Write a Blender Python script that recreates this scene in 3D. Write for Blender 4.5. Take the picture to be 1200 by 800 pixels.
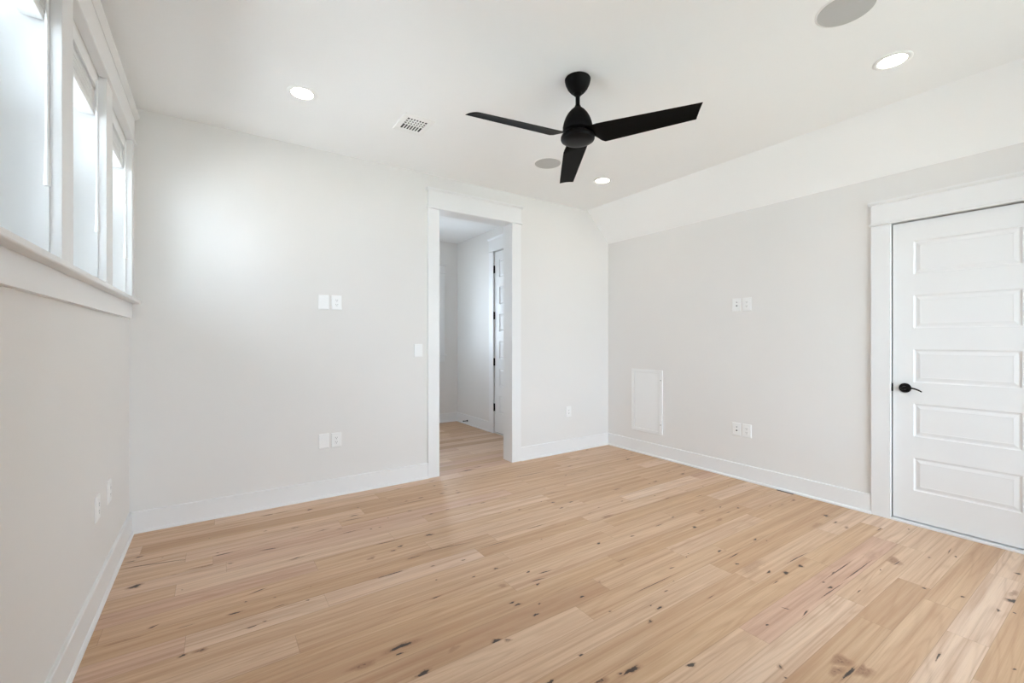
import bpy, bmesh, math, random
from mathutils import Vector, Matrix

# ------------------------------------------------------------------ scene, camera, light
SC = bpy.context.scene
for o in list(bpy.data.objects):
    bpy.data.objects.remove(o)
C = SC.collection
R = math.radians
random.seed(7)

CAM_X, CAM_Y, CAM_Z = 0.455, -3.7014, 1.237
CAM_A = R(55.897)
FPX = 514.0
cd = bpy.data.cameras.new('camera')
cam = bpy.data.objects.new('camera', cd)
C.objects.link(cam)
cam.location = (CAM_X, CAM_Y, CAM_Z)
cam.rotation_euler = (R(90), 0, CAM_A - R(90))
cd.sensor_width = 36
cd.lens = FPX / 1200 * 36
cd.shift_y = -1.0 / 1200
cd.clip_start = 0.02
SC.camera = cam

SC.view_settings.view_transform = 'Standard'
SC.view_settings.look = 'None'
SC.view_settings.gamma = 1
SC.view_settings.use_curve_mapping = False
SC.view_settings.exposure = 0.08

SKY_STRENGTH = 12.6
SKY_COLOR = (0.745, 0.855, 1.0)
LAMP_STRENGTH = 52.0
w = bpy.data.worlds.new('sky')
SC.world = w
w.use_nodes = True
bg = w.node_tree.nodes['Background']
bg.inputs['Color'].default_value = (*SKY_COLOR, 1)
bg.inputs['Strength'].default_value = SKY_STRENGTH

sl = bpy.data.lights.new('sun', 'SUN'); sl.energy = 40.0; sl.angle = R(1.0); sl.color = (0.96, 0.98, 1.0)
sun = bpy.data.objects.new('sun', sl); C.objects.link(sun)
sun.rotation_euler = (0, R(32), 0)       # over the house from the right: it lights the added white roof outside, no beam enters the room

SC.cycles.max_bounces = 16
SC.cycles.diffuse_bounces = 12
SC.cycles.glossy_bounces = 6
SC.cycles.transparent_max_bounces = 16
SC.cycles.sample_clamp_indirect = 60.0
SC.cycles.use_denoising = True

def portal(name, loc, rot, sx, sy):
    l = bpy.data.lights.new(name, 'AREA')
    l.shape = 'RECTANGLE'; l.size = sx; l.size_y = sy
    l.cycles.is_portal = True
    o = bpy.data.objects.new(name, l)
    o.location = loc; o.rotation_euler = rot
    C.objects.link(o)

# ------------------------------------------------------------------ room measures (metres)
W = 4.351            # room width
H = 2.737            # ceiling
KNEE = 2.391         # top of right wall
CREASE = 4.007       # where the ceiling starts to slope
FRONT = -4.95        # wall behind the camera
WT = 0.127           # inner wall thickness
LT = 0.18            # outer wall thickness
HX, HY = 3.557, 2.385  # hall right wall, hall far wall
HL = 1.25            # hall left wall
DX0, DX1, DZ = 2.150, 2.951, 2.43      # doorway in back wall
WIN = [(-2.235, -1.634), (-1.494, -0.904), (-0.757, -0.135)]
WZ0, WZ1 = 1.492, 2.475
FW = (2.0, 4.15, 0.2, 2.25)            # unseen window added behind the camera to light the room
HW = (2.62, 3.245, 1.03, 2.25)         # window in hall far wall
HLW = (1.3, 1.88, 1.1, 1.95)          # unseen window added in hall left wall for its light

for a, b in WIN:
    portal('sky_portal', (-LT - 0.01, (a + b) / 2, (WZ0 + WZ1) / 2), (0, R(-90), 0), WZ1 - WZ0, b - a)
portal('sky_portal', ((FW[0] + FW[1]) / 2, FRONT - WT - 0.01, (FW[2] + FW[3]) / 2), (R(90), 0, 0), FW[1] - FW[0], FW[3] - FW[2])
portal('sky_portal', ((HW[0] + HW[1]) / 2, HY + WT + 0.01, (HW[2] + HW[3]) / 2), (R(-90), 0, 0), HW[1] - HW[0], HW[3] - HW[2])
portal('sky_portal', (HL - WT - 0.01, (HLW[0] + HLW[1]) / 2, (HLW[2] + HLW[3]) / 2), (0, R(-90), 0), HLW[3] - HLW[2], HLW[1] - HLW[0])

# ------------------------------------------------------------------ materials
def srgb(r, g, b):
    f = lambda c: (c / 255 / 12.92) if c / 255 <= 0.04045 else ((c / 255 + 0.055) / 1.055) ** 2.4
    return (f(r), f(g), f(b), 1)

def pbr(name, col, rough=0.5, spec=0.5, metal=0.0, emit=None, estr=0.0, noise=0.0, nscale=8.0, bump=0.0, bscale=300.0):
    m = bpy.data.materials.new(name)
    m.use_nodes = True
    nt = m.node_tree
    b = nt.nodes['Principled BSDF']
    b.inputs['Base Color'].default_value = col
    b.inputs['Roughness'].default_value = rough
    b.inputs['Specular IOR Level'].default_value = spec
    b.inputs['Metallic'].default_value = metal
    if emit:
        b.inputs['Emission Color'].default_value = emit
        b.inputs['Emission Strength'].default_value = estr
    tc = nt.nodes.new('ShaderNodeTexCoord')
    if noise:
        n = nt.nodes.new('ShaderNodeTexNoise')
        n.inputs['Scale'].default_value = nscale
        nt.links.new(tc.outputs['Object'], n.inputs['Vector'])
        mx = nt.nodes.new('ShaderNodeMix'); mx.data_type = 'RGBA'
        mx.inputs[6].default_value = tuple(c * (1 - noise) for c in col[:3]) + (1,)
        mx.inputs[7].default_value = tuple(min(1, c * (1 + noise)) for c in col[:3]) + (1,)
        nt.links.new(n.outputs['Fac'], mx.inputs[0])
        nt.links.new(mx.outputs[2], b.inputs['Base Color'])
    if bump:
        n2 = nt.nodes.new('ShaderNodeTexNoise')
        n2.inputs['Scale'].default_value = bscale
        nt.links.new(tc.outputs['Object'], n2.inputs['Vector'])
        bp = nt.nodes.new('ShaderNodeBump')
        bp.inputs['Strength'].default_value = bump
        bp.inputs['Distance'].default_value = 0.001
        nt.links.new(n2.outputs['Fac'], bp.inputs['Height'])
        nt.links.new(bp.outputs['Normal'], b.inputs['Normal'])
    return m

M = {}
M['wall'] = pbr('wall_paint', (0.765, 0.750, 0.733, 1), 0.75, 0.3, noise=0.012, nscale=2.0, bump=0.08)
M['ceil'] = pbr('ceiling_paint', (0.89, 0.893, 0.893, 1), 0.8, 0.25, noise=0.008, nscale=2.0, bump=0.06)
M['trim'] = pbr('trim_paint', (0.80, 0.80, 0.80, 1), 0.38, 0.35, noise=0.008, nscale=3.0)
M['vinyl'] = pbr('window_vinyl', (0.86, 0.87, 0.87, 1), 0.35, 0.45, noise=0.006)
M['plastic'] = pbr('white_plastic', (0.84, 0.84, 0.835, 1), 0.3, 0.5, noise=0.004)
M['slot'] = pbr('dark_slot', (0.06, 0.06, 0.06, 1), 0.5, noise=0.05)
M['jackgrey'] = pbr('grey_jack', (0.35, 0.35, 0.35, 1), 0.5, noise=0.05)
M['black'] = pbr('matte_black_metal', (0.006, 0.0055, 0.0055, 1), 0.55, 0.09, noise=0.1, nscale=40)
M['blade'] = pbr('black_blade', (0.005, 0.0045, 0.004, 1), 0.55, 0.06, noise=0.15, nscale=20)
M['bronze'] = pbr('dark_bronze', (0.007, 0.006, 0.006, 1), 0.42, 0.12, noise=0.1, nscale=40)
M['grille'] = pbr('speaker_grille', (0.50, 0.50, 0.495, 1), 0.7, 0.3, noise=0.08, nscale=600)
M['lamp'] = pbr('lamp_lens', (0.9, 0.9, 0.88, 1), 0.4, emit=(1.0, 0.87, 0.71, 1), estr=LAMP_STRENGTH, noise=0.002)
M['lampring'] = pbr('lamp_trim', (0.86, 0.86, 0.85, 1), 0.45, noise=0.004)
M['duct'] = pbr('dark_duct', (0.03, 0.03, 0.03, 1), 0.7, noise=0.1)
M['slat'] = pbr('blind_slat', (0.86, 0.87, 0.87, 1), 0.4, 0.45, noise=0.01)
M['roof'] = pbr('pale_roof', (0.78, 0.78, 0.77, 1), 0.8, 0.2, noise=0.03)
M['ground'] = pbr('pale_ground', (0.32, 0.33, 0.30, 1), 0.9, 0.2, noise=0.1)
M['gap'] = pbr('dark_gap', (0.05, 0.05, 0.05, 1), 0.8, noise=0.1)

def pane_material():
    m = bpy.data.materials.new('window_glass'); m.use_nodes = True
    nt = m.node_tree; nt.nodes.clear()
    out = nt.nodes.new('ShaderNodeOutputMaterial')
    mix = nt.nodes.new('ShaderNodeMixShader')
    tr = nt.nodes.new('ShaderNodeBsdfTransparent'); tr.inputs[0].default_value = (0.96, 0.98, 0.97, 1)
    gl = nt.nodes.new('ShaderNodeBsdfGlossy'); gl.inputs['Roughness'].default_value = 0.02
    fr = nt.nodes.new('ShaderNodeFresnel'); fr.inputs[0].default_value = 1.45
    nt.links.new(fr.outputs[0], mix.inputs[0]); nt.links.new(tr.outputs[0], mix.inputs[1])
    nt.links.new(gl.outputs[0], mix.inputs[2]); nt.links.new(mix.outputs[0], out.inputs[0])
    return m
M['glass'] = pane_material()

def screen_material():
    m = bpy.data.materials.new('insect_mesh'); m.use_nodes = True
    nt = m.node_tree; nt.nodes.clear()
    out = nt.nodes.new('ShaderNodeOutputMaterial')
    mix = nt.nodes.new('ShaderNodeMixShader'); mix.inputs[0].default_value = 0.15
    tr = nt.nodes.new('ShaderNodeBsdfTransparent')
    df = nt.nodes.new('ShaderNodeBsdfDiffuse'); df.inputs[0].default_value = (0.15, 0.15, 0.15, 1)
    nt.links.new(tr.outputs[0], mix.inputs[1]); nt.links.new(df.outputs[0], mix.inputs[2])
    nt.links.new(mix.outputs[0], out.inputs[0])
    return m
M['screen'] = screen_material()

def floor_material():
    m = bpy.data.materials.new('rustic_oak_planks'); m.use_nodes = True
    nt = m.node_tree; N = nt.nodes; L = nt.links
    b = N['Principled BSDF']
    def math_(op, a, bb=None):
        n = N.new('ShaderNodeMath'); n.operation = op
        for i, v in enumerate((a, bb)):
            if v is None: continue
            if isinstance(v, (int, float)): n.inputs[i].default_value = v
            else: L.new(v, n.inputs[i])
        return n.outputs[0]
    def mixc(fac, c1, c2, mode='MIX'):
        n = N.new('ShaderNodeMix'); n.data_type = 'RGBA'; n.blend_type = mode
        for i, v in ((0, fac), (6, c1), (7, c2)):
            if isinstance(v, (int, float)): n.inputs[i].default_value = v
            elif isinstance(v, tuple): n.inputs[i].default_value = v
            else: L.new(v, n.inputs[i])
        return n.outputs[2]
    def ramp(fac, stops):
        n = N.new('ShaderNodeValToRGB'); e = n.color_ramp.elements
        e[0].position, e[0].color = stops[0]; e[1].position, e[1].color = stops[-1]
        for s in stops[1:-1]:
            k = e.new(s[0]); k.color = s[1]
        L.new(fac, n.inputs[0]); return n.outputs[0]
    tc = N.new('ShaderNodeTexCoord')
    at = N.new('ShaderNodeAttribute'); at.attribute_name = 'plank'
    sep = N.new('ShaderNodeSeparateColor'); L.new(at.outputs['Color'], sep.inputs[0])
    r1, r2, r3 = sep.outputs[0], sep.outputs[1], sep.outputs[2]
    kt = N.new('ShaderNodeAttribute'); kt.attribute_name = 'knot'
    ksep = N.new('ShaderNodeSeparateColor'); L.new(kt.outputs['Color'], ksep.inputs[0])
    # plank-shifted coordinates
    sx = N.new('ShaderNodeSeparateXYZ'); L.new(tc.outputs['Object'], sx.inputs[0])
    X = math_('ADD', sx.outputs[0], math_('MULTIPLY', r2, 37.0))
    Y = math_('ADD', sx.outputs[1], math_('MULTIPLY', r3, 11.0))
    def coord(ax, ay, z=0.0):
        c = N.new('ShaderNodeCombineXYZ')
        L.new(math_('MULTIPLY', X, ax), c.inputs[0]); L.new(math_('MULTIPLY', Y, ay), c.inputs[1])
        c.inputs[2].default_value = z
        return c.outputs[0]
    def noise(v, scale, detail=3.0, rough=0.55, dist=0.0):
        n = N.new('ShaderNodeTexNoise'); n.inputs['Scale'].default_value = scale
        n.inputs['Detail'].default_value = detail; n.inputs['Roughness'].default_value = rough
        n.inputs['Distortion'].default_value = dist
        L.new(v, n.inputs['Vector']); return n.outputs['Fac']
    base = ramp(r1, [(0.0, srgb(188, 151, 118)), (0.18, srgb(199, 163, 127)), (0.45, srgb(207, 173, 141)),
                     (0.7, srgb(213, 181, 151)), (0.88, srgb(221, 193, 168)), (1.0, srgb(202, 164, 140))])
    # broad cathedral figure
    fig = noise(coord(0.55, 7.0), 1.0, 2.0, 0.5, 0.4)
    ring = math_('SINE', math_('MULTIPLY', fig, 70.0))
    ring = math_('MULTIPLY', math_('ADD', ring, 1.0), 0.5)
    ring = math_('POWER', ring, 3.0)
    base = mixc(math_('MULTIPLY', ring, 0.22), base, srgb(160, 118, 84))
    # long streaks
    st = noise(coord(0.5, 26.0, 3.0), 1.0, 4.0, 0.6)
    stf = ramp(st, [(0.45, (0, 0, 0, 1)), (0.70, (1, 1, 1, 1))])
    base = mixc(math_('MULTIPLY', stf, 0.52), base, srgb(168, 124, 92))
    lt = ramp(st, [(0.25, (1, 1, 1, 1)), (0.45, (0, 0, 0, 1))])
    base = mixc(math_('MULTIPLY', lt, 0.42), base, srgb(228, 198, 164))
    # narrow dark grain lines
    gl_ = noise(coord(0.7, 62.0, 21.0), 1.0, 3.0, 0.62)
    gf = ramp(gl_, [(0.54, (0, 0, 0, 1)), (0.68, (1, 1, 1, 1))])
    base = mixc(math_('MULTIPLY', gf, 0.34), base, srgb(150, 108, 76))
    # fine pores
    po = noise(coord(5.0, 260.0, 7.0), 1.0, 2.0, 0.6)
    pf = ramp(po, [(0.52, (0, 0, 0, 1)), (0.72, (1, 1, 1, 1))])
    base = mixc(math_('MULTIPLY', pf, 0.16), base, srgb(140, 100, 70))
    # mineral streaks
    mn = noise(coord(1.3, 34.0, 13.0), 1.0, 3.0, 0.6)
    mf = ramp(mn, [(0.70, (0, 0, 0, 1)), (0.80, (1, 1, 1, 1))])
    base = mixc(math_('MULTIPLY', mf, 0.6), base, srgb(120, 84, 62))
    # knots, cracks and seams carried by the mesh
    kn = noise(tc.outputs['Object'], 90.0, 3.0, 0.6)
    halo = math_('MULTIPLY', ksep.outputs[1], math_('ADD', math_('MULTIPLY', kn, 0.9), 0.25))
    base = mixc(halo, base, srgb(142, 100, 72))
    core = math_('MULTIPLY', math_('SUBTRACT', math_('ADD', ksep.outputs[0], math_('MULTIPLY', math_('SUBTRACT', kn, 0.5), 0.9)), 0.30), 3.2)
    cl = N.new('ShaderNodeClamp'); L.new(core, cl.inputs[0])
    cm = math_('MULTIPLY', cl.outputs[0], math_('GREATER_THAN', ksep.outputs[0], 0.02))
    base = mixc(math_('MULTIPLY', cm, 0.93), base, srgb(30, 20, 14))
    base = mixc(math_('MULTIPLY', ksep.outputs[2], 0.55), base, srgb(120, 88, 62))
    L.new(base, b.inputs['Base Color'])
    rg = math_('ADD', math_('MULTIPLY', st, 0.12), 0.40)
    L.new(rg, b.inputs['Roughness'])
    b.inputs['Specular IOR Level'].default_value = 0.6
    bp = N.new('ShaderNodeBump'); bp.inputs['Strength'].default_value = 0.12; bp.inputs['Distance'].default_value = 0.0015
    hh = math_('SUBTRACT', math_('MULTIPLY', st, 0.4), math_('ADD', math_('MULTIPLY', pf, 0.35), ksep.outputs[2]))
    L.new(hh, bp.inputs['Height']); L.new(bp.outputs['Normal'], b.inputs['Normal'])
    return m
M['floor'] = floor_material()

# ------------------------------------------------------------------ helpers
def newbm(): return bmesh.new()

def box(bm, x0, x1, y0, y1, z0, z1):
    vs = [bm.verts.new(p) for p in ((x0, y0, z0), (x1, y0, z0), (x1, y1, z0), (x0, y1, z0),
                                    (x0, y0, z1), (x1, y0, z1), (x1, y1, z1), (x0, y1, z1))]
    for f in ((0, 3, 2, 1), (4, 5, 6, 7), (0, 1, 5, 4), (1, 2, 6, 5), (2, 3, 7, 6), (3, 0, 4, 7)):
        bm.faces.new([vs[i] for i in f])
    return bm

def prism(bm, pts, axis, a, b):
    """extrude a polygon along an axis; pts are the two other coordinates in order"""
    def mk(p, t):
        if axis == 'x': return (t, p[0], p[1])
        if axis == 'y': return (p[0], t, p[1])
        return (p[0], p[1], t)
    v0 = [bm.verts.new(mk(p, a)) for p in pts]; v1 = [bm.verts.new(mk(p, b)) for p in pts]
    n = len(pts)
    bm.faces.new(v0); bm.faces.new(v1[::-1])
    for i in range(n):
        bm.faces.new((v0[i], v1[i], v1[(i + 1) % n], v0[(i + 1) % n]))
    return bm

def lathe(bm, prof, seg=48, mat=None):
    rings = []
    for r, z in prof:
        if r < 1e-6:
            rings.append([bm.verts.new((0, 0, z))])
        else:
            rings.append([bm.verts.new((r * math.cos(2 * math.pi * k / seg), r * math.sin(2 * math.pi * k / seg), z)) for k in range(seg)])
    for a, b in zip(rings, rings[1:]):
        for k in range(seg):
            k2 = (k + 1) % seg
            if len(a) == 1 and len(b) == 1: continue
            if len(a) == 1: bm.faces.new((a[0], b[k], b[k2]))
            elif len(b) == 1: bm.faces.new((a[k], b[0], a[k2]))
            else: bm.faces.new((a[k], b[k], b[k2], a[k2]))
    return bm

def tube(bm, pts, rad, seg=12):
    """round tube along points; rad may be a list"""
    pts = [Vector(p) for p in pts]
    rads = rad if isinstance(rad, (list, tuple)) else [rad] * len(pts)
    prev = None; rings = []
    for i, p in enumerate(pts):
        d = (pts[min(i + 1, len(pts) - 1)] - pts[max(i - 1, 0)]).normalized()
        if prev is None:
            u = d.orthogonal().normalized()
        else:
            u = (prev - d * prev.dot(d)).normalized()
        prev = u; v = d.cross(u)
        rings.append([bm.verts.new(p + (u * math.cos(2 * math.pi * k / seg) + v * math.sin(2 * math.pi * k / seg)) * rads[i]) for k in range(seg)])
    for a, b in zip(rings, rings[1:]):
        for k in range(seg):
            bm.faces.new((a[k], a[(k + 1) % seg], b[(k + 1) % seg], b[k]))
    bm.faces.new(rings[0][::-1]); bm.faces.new(rings[-1])
    return bm

def obj(name, bm, mat, parent=None, bevel=0.0, smooth=False, kind=None, label=None):
    bmesh.ops.recalc_face_normals(bm, faces=bm.faces)
    me = bpy.data.meshes.new(name)
    bm.to_mesh(me); bm.free()
    mats = mat if isinstance(mat, (list, tuple)) else [mat]
    for m in mats: me.materials.append(M[m])
    if smooth:
        for p in me.polygons: p.use_smooth = True
        me.set_sharp_from_angle(angle=R(38))
    o = bpy.data.objects.new(name, me)
    C.objects.link(o)
    if parent: o.parent = parent
    if bevel:
        md = o.modifiers.new('bevel', 'BEVEL'); md.width = bevel; md.segments = 2
        md.limit_method = 'ANGLE'; md.angle_limit = R(40)
    if kind: o['kind'] = kind
    if label: o['label'] = label
    return o

def thing(name, label, cat, loc, rz=0.0, group=None):
    o = bpy.data.objects.new(name, None); C.objects.link(o)
    o.empty_display_size = 0.05
    o.location = loc; o.rotation_euler = (0, 0, rz)
    o['label'] = label; o['category'] = cat
    if group: o['group'] = group
    return o

def struct(name, loc=(0, 0, 0), rz=0.0):
    o = bpy.data.objects.new(name, None); C.objects.link(o)
    o.empty_display_size = 0.05
    o.location = loc; o.rotation_euler = (0, 0, rz); o['kind'] = 'structure'
    return o

def copy_tree(src, loc, rz, label):
    r = src.copy(); C.objects.link(r)
    r.location = loc; r.rotation_euler = (0, 0, rz); r['label'] = label
    for ch in list(src.children):
        c = ch.copy(); C.objects.link(c); c.parent = r
        for g in list(ch.children):
            d = g.copy(); C.objects.link(d); d.parent = c
    return r

# ------------------------------------------------------------------ room shell
# left wall with three openings
bm = newbm()
ys = [FRONT - WT] + [v for ab in WIN for v in ab] + [WT]
box(bm, -LT, 0, FRONT - WT, WT, -0.2, WZ0)
box(bm, -LT, 0, FRONT - WT, WT, WZ1, 3.0)
for i in range(0, len(ys), 2):
    box(bm, -LT, 0, ys[i], ys[i + 1], WZ0, WZ1)
obj('wall_left', bm, 'wall', kind='structure')
# back wall with doorway
bm = newbm()
box(bm, 0, DX0 - 0.02, 0, WT, -0.2, H); box(bm, DX0 - 0.02, DX1 + 0.02, 0, WT, DZ + 0.02, H)
prism(bm, [(DX1 + 0.02, -0.2), (W, -0.2), (W, KNEE), (CREASE, H), (DX1 + 0.02, H)], 'y', 0, WT)
obj('wall_back', bm, 'wall', kind='structure')
# right wall with a door recess
DR0, DR1, DRZ = -2.656, -3.366, 2.047
bm = newbm()
box(bm, W, W + 0.12, DR0 + 0.004, WT, -0.2, KNEE); box(bm, W, W + 0.12, FRONT - WT, DR1 - 0.004, -0.2, KNEE)
box(bm, W, W + 0.12, DR1 - 0.004, DR0 + 0.004, DRZ + 0.004, KNEE); box(bm, W, W + 0.12, DR1 - 0.004, DR0 + 0.004, -0.2, 0.0)
box(bm, W + 0.07, W + 0.12, DR1 - 0.004, DR0 + 0.004, 0.0, DRZ + 0.004)
obj('wall_right', bm, 'wall', kind='structure')
# front wall, opened for the wide window added as a light source
bm = newbm()
y0, y1 = FRONT - WT, FRONT
box(bm, 0, FW[0], y0, y1, -0.2, H); prism(bm, [(FW[1], -0.2), (W, -0.2), (W, KNEE), (CREASE, H), (FW[1], H)], 'y', y0, y1)
box(bm, FW[0], FW[1], y0, y1, -0.2, FW[2]); box(bm, FW[0], FW[1], y0, y1, FW[3], H)
obj('wall_front', bm, 'wall', kind='structure')
# ceiling: flat then sloping down to the right wall
bm = newbm()
s = (KNEE - H) / (W - CREASE)
prism(bm, [(0, H), (CREASE, H), (W, KNEE), (W + 0.12, KNEE), (W + 0.12, 3.0), (0, 3.0)], 'y', FRONT - WT, WT)
obj('ceiling', bm, 'ceil', kind='structure')
# hall walls and ceiling
HHL = HX + 0.12
bm = newbm()
HD0, HD1, HDZ = 1.305, 0.56, 2.43
box(bm, HX, HHL, HD0, HY + WT, -0.2, H); box(bm, HX, HHL, WT, HD1, -0.2, H)
box(bm, HX, HHL, HD1, HD0, HDZ, H); box(bm, HX, HHL, HD1, HD0, -0.2, 0); box(bm, HX + 0.08, HHL, HD1, HD0, 0, HDZ)
obj('wall_hall_right', bm, 'wall', kind='structure')
bm = newbm()
box(bm, HL, HW[0], HY, HY + WT, -0.2, H); box(bm, HW[1], HX, HY, HY + WT, -0.2, H)
box(bm, HW[0], HW[1], HY, HY + WT, -0.2, HW[2]); box(bm, HW[0], HW[1], HY, HY + WT, HW[3], H)
obj('wall_hall_far', bm, 'wall', kind='structure')
bm = newbm()
box(bm, HL - WT, HL, WT, HLW[0], -0.2, H); box(bm, HL - WT, HL, HLW[1], HY + WT, -0.2, H)
box(bm, HL - WT, HL, HLW[0], HLW[1], -0.2, HLW[2]); box(bm, HL - WT, HL, HLW[0], HLW[1], HLW[3], H)
obj('wall_hall_left', bm, 'wall', kind='structure')
bm = newbm(); box(bm, HL - WT, HHL, WT, HY + WT, H, 3.0)
obj('ceiling_hall', bm, 'ceil', kind='structure')

# ground added out of sight to cut light rising into the front window
bm = newbm(); box(bm, -40, 40, -45, FRONT - WT - 0.02, -3.3, -3.2)
obj('ground', bm, 'ground', kind='structure')
# pale roof added out of sight to bounce sun up through the left windows
bm = newbm(); prism(bm, [(-9.0, 0.35), (-LT, 1.05), (-LT, 0.95), (-9.0, 0.25)], 'y', -14.0, 9.0)
obj('lower_roof', bm, 'roof', kind='structure')

# ------------------------------------------------------------------ floor: planks, seams, knots in one mesh
def pix(x, y):
    """a pixel of the photograph to the point of the floor it shows"""
    ca, sa = math.cos(CAM_A), math.sin(CAM_A)
    k = (x - 600) / FPX
    dx, dy, dz = ca + sa * k, sa - ca * k, (399.0 - y) / FPX
    t = -CAM_Z / dz
    return CAM_X + dx * t, CAM_Y + dy * t

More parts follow.
